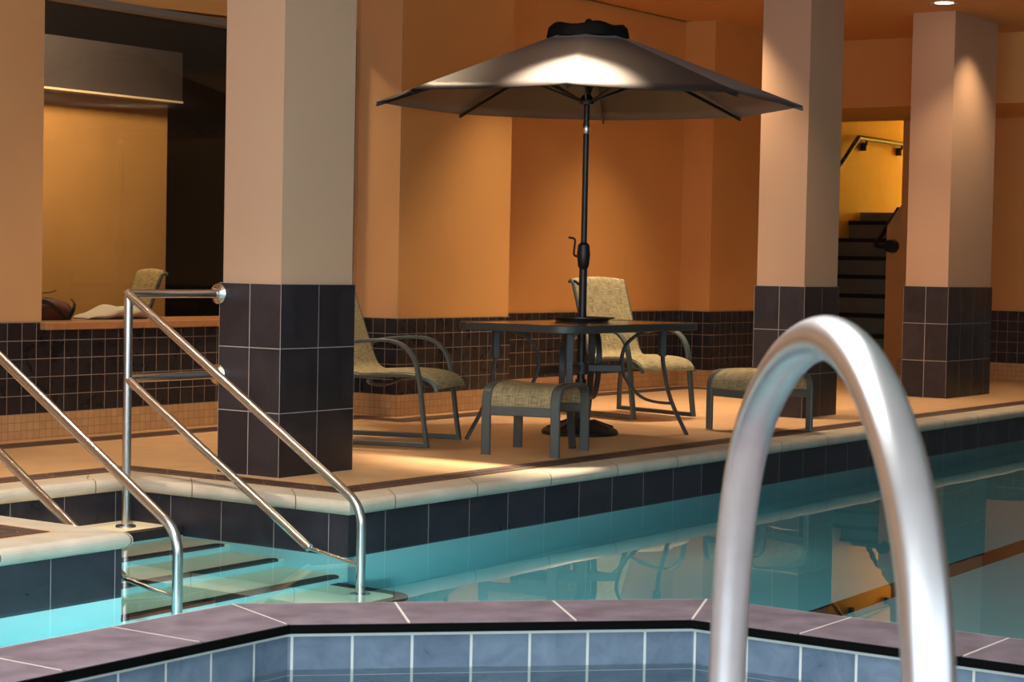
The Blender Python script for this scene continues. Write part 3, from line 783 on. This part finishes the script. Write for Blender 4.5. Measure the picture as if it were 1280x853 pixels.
# ------------------------------------------------------------------ ceiling downlight in view
t = thing('downlight', 'recessed ceiling downlight above the far pillar, at top edge', 'ceiling light', (15.0, 6.26, CEIL))
mb = MB().mat('lamp_rim_lit_edge'); mb.lathe([(0.075, -0.004), (0.11, -0.006), (0.115, -0.001), (0.075, -0.001)], (0, 0, 0), 32, cap=False); mb.build('trim_ring', t)
mb = MB().mat('lamp'); mb.lathe([(0.0, -0.003), (0.075, -0.003), (0.075, -0.001), (0, -0.001)], (0, 0, 0), 32, cap=False); mb.build('lamp_disc', t)

# ------------------------------------------------------------------ lights
def spot(loc, power, angle, blend, col, size=0.05, target=None):
    l = bpy.data.lights.new('spot', 'SPOT'); l.energy = power; l.spot_size = R(angle); l.spot_blend = blend; l.color = col; l.shadow_soft_size = size
    o = bpy.data.objects.new('spot', l); COL.objects.link(o); o.location = loc
    d = Vector(target) - Vector(loc) if target else Vector((0, 0, -1))
    o.rotation_euler = d.to_track_quat('-Z', 'Y').to_euler(); return o
def area(loc, target, sx, sy, power, col):
    l = bpy.data.lights.new('area', 'AREA'); l.shape = 'RECTANGLE'; l.size = sx; l.size_y = sy; l.energy = power; l.color = col
    o = bpy.data.objects.new('area', l); COL.objects.link(o); o.location = loc
    o.rotation_euler = (Vector(target)-Vector(loc)).to_track_quat('-Z', 'Y').to_euler(); return o
WARM = (1.0, 0.76, 0.50)
# downlights over the deck, assumed save the one in view
spot((9.55, 6.22, CEIL-0.02), 2400, 43, 1.0, (1.0, 0.80, 0.56), 0.05, (9.38, 6.12, 2.1))
spot((9.75, 6.30, CEIL-0.02), 70, 90, 1.0, (1.0, 0.72, 0.46), 0.05, (9.5, 6.35, 2.1))  # fill spot added to spread warm light over the canopy
for x, y, p in ((8.1, 7.5, 110), (9.4, 7.4, 190), (11.6, 7.4, 250), (13.7, 7.75, 230), (12.3, 6.9, 280), (14.4, 6.5, 190), (5.2, 7.5, 160), (16.6, 7.2, 90), (17.6, 5.6, 190), (12.1, 5.6, 60)):
    spot((x, y, CEIL-0.02), p, 84, 0.95, WARM, 0.06)
spot((5.6, 5.9, CEIL-0.02), 260, 80, 0.8, (1.0, 0.86, 0.66), 0.05)  # unseen spot added over the pool steps to brighten them
spot((15.0, 6.2, CEIL-0.02), 60, 90, 0.7, WARM, 0.05)
spot((15.8, 6.0, CEIL-0.02), 80, 100, 0.9, WARM, 0.04)
# assumed stairwell lamps, unseen above the flight
spot((22.0, 8.7, 4.4), 5200, 150, 0.5, (1.0, 0.94, 0.66), 0.1)
spot((19.5, 9.0, 4.4), 2600, 140, 0.5, (1.0, 0.92, 0.68), 0.1)
# unseen area lamp added to light the room behind the window
area((9.0, 9.4, 3.0), (9.2, 10.6, 1.0), 1.2, 0.4, 90, (1.0, 0.76, 0.46))
# area lamps added for assumed daylight through unseen left windows
ASSUMED_DAY = (0.78, 0.89, 1.0)
for y, p in ((-3.6, 150), (-0.65, 170), (2.35, 150), (5.35, 25)):
    area((-4.95, y, 1.7), (0, y, 1.4), 2.6, 2.35, p, ASSUMED_DAY)
for x, p in ((-3.2, 60), (0.1, 50), (3.4, 30)):  # lamps added at assumed front-wall windows to light camera-facing sides
    area((x, -5.05, 1.7), (x, 0, 1.4), 2.9, 2.35, p, ASSUMED_DAY)
area((3.0, 3.2, CEIL-0.01), (3.0, 3.2, 0), 3.2, 2.6, 160, (1.0, 0.98, 0.98))  # unseen soft panel added under the ceiling to light pool and steps
# unseen underwater lamps, added to brighten the pool water and steps
for loc, tg, p in (((2.45, 4.8, -0.6), (6, 5.0, -1.0), 34), ((5.55, 1.5, -0.65), (9, 3.5, -1.2), 24), ((5.10, 3.72, -0.42), (6.05, 5.7, -0.6), 44)):
    area(loc, tg, 0.3, 0.3, p, (0.85, 1.0, 0.97))

w = bpy.data.worlds.new('World'); bpy.context.scene.world = w; w.use_nodes = True
w.node_tree.nodes['Background'].inputs['Color'].default_value = (0.62, 0.74, 0.9, 1)
w.node_tree.nodes['Background'].inputs['Strength'].default_value = 0.5

# ------------------------------------------------------------------ camera
yaw, pitch, roll, H, F = 0.965, 0.0392, -0.0203, 1.0476, 2473.3
fw = Vector((math.sin(yaw)*math.cos(pitch), math.cos(yaw)*math.cos(pitch), -math.sin(pitch)))
r0 = Vector((math.cos(yaw), -math.sin(yaw), 0)); d0 = fw.cross(r0)
c, s = math.cos(roll), math.sin(roll)
rt = c*r0 + s*d0; dn = -s*r0 + c*d0
cam = bpy.data.cameras.new('Camera'); co = bpy.data.objects.new('Camera', cam); COL.objects.link(co)
mw = Matrix.Identity(4)
for i in range(3): mw[i][0] = rt[i]; mw[i][1] = -dn[i]; mw[i][2] = -fw[i]
mw[2][3] = H; co.matrix_world = mw
cam.sensor_width = 36.0; cam.lens = F*36.0/1280.0; cam.clip_start = 0.05
cam.dof.use_dof = True; cam.dof.focus_distance = 10.0; cam.dof.aperture_fstop = 14.0
sc = bpy.context.scene; sc.camera = co
sc.view_settings.view_transform = 'Standard'; sc.view_settings.look = 'None'; sc.view_settings.gamma = 1.0
sc.view_settings.use_curve_mapping = False; sc.view_settings.exposure = 0.0
sc.cycles.use_denoising = True
sc.cycles.max_bounces = 12; sc.cycles.transmission_bounces = 8; sc.cycles.transparent_max_bounces = 8
sc.cycles.sample_clamp_indirect = 6.0
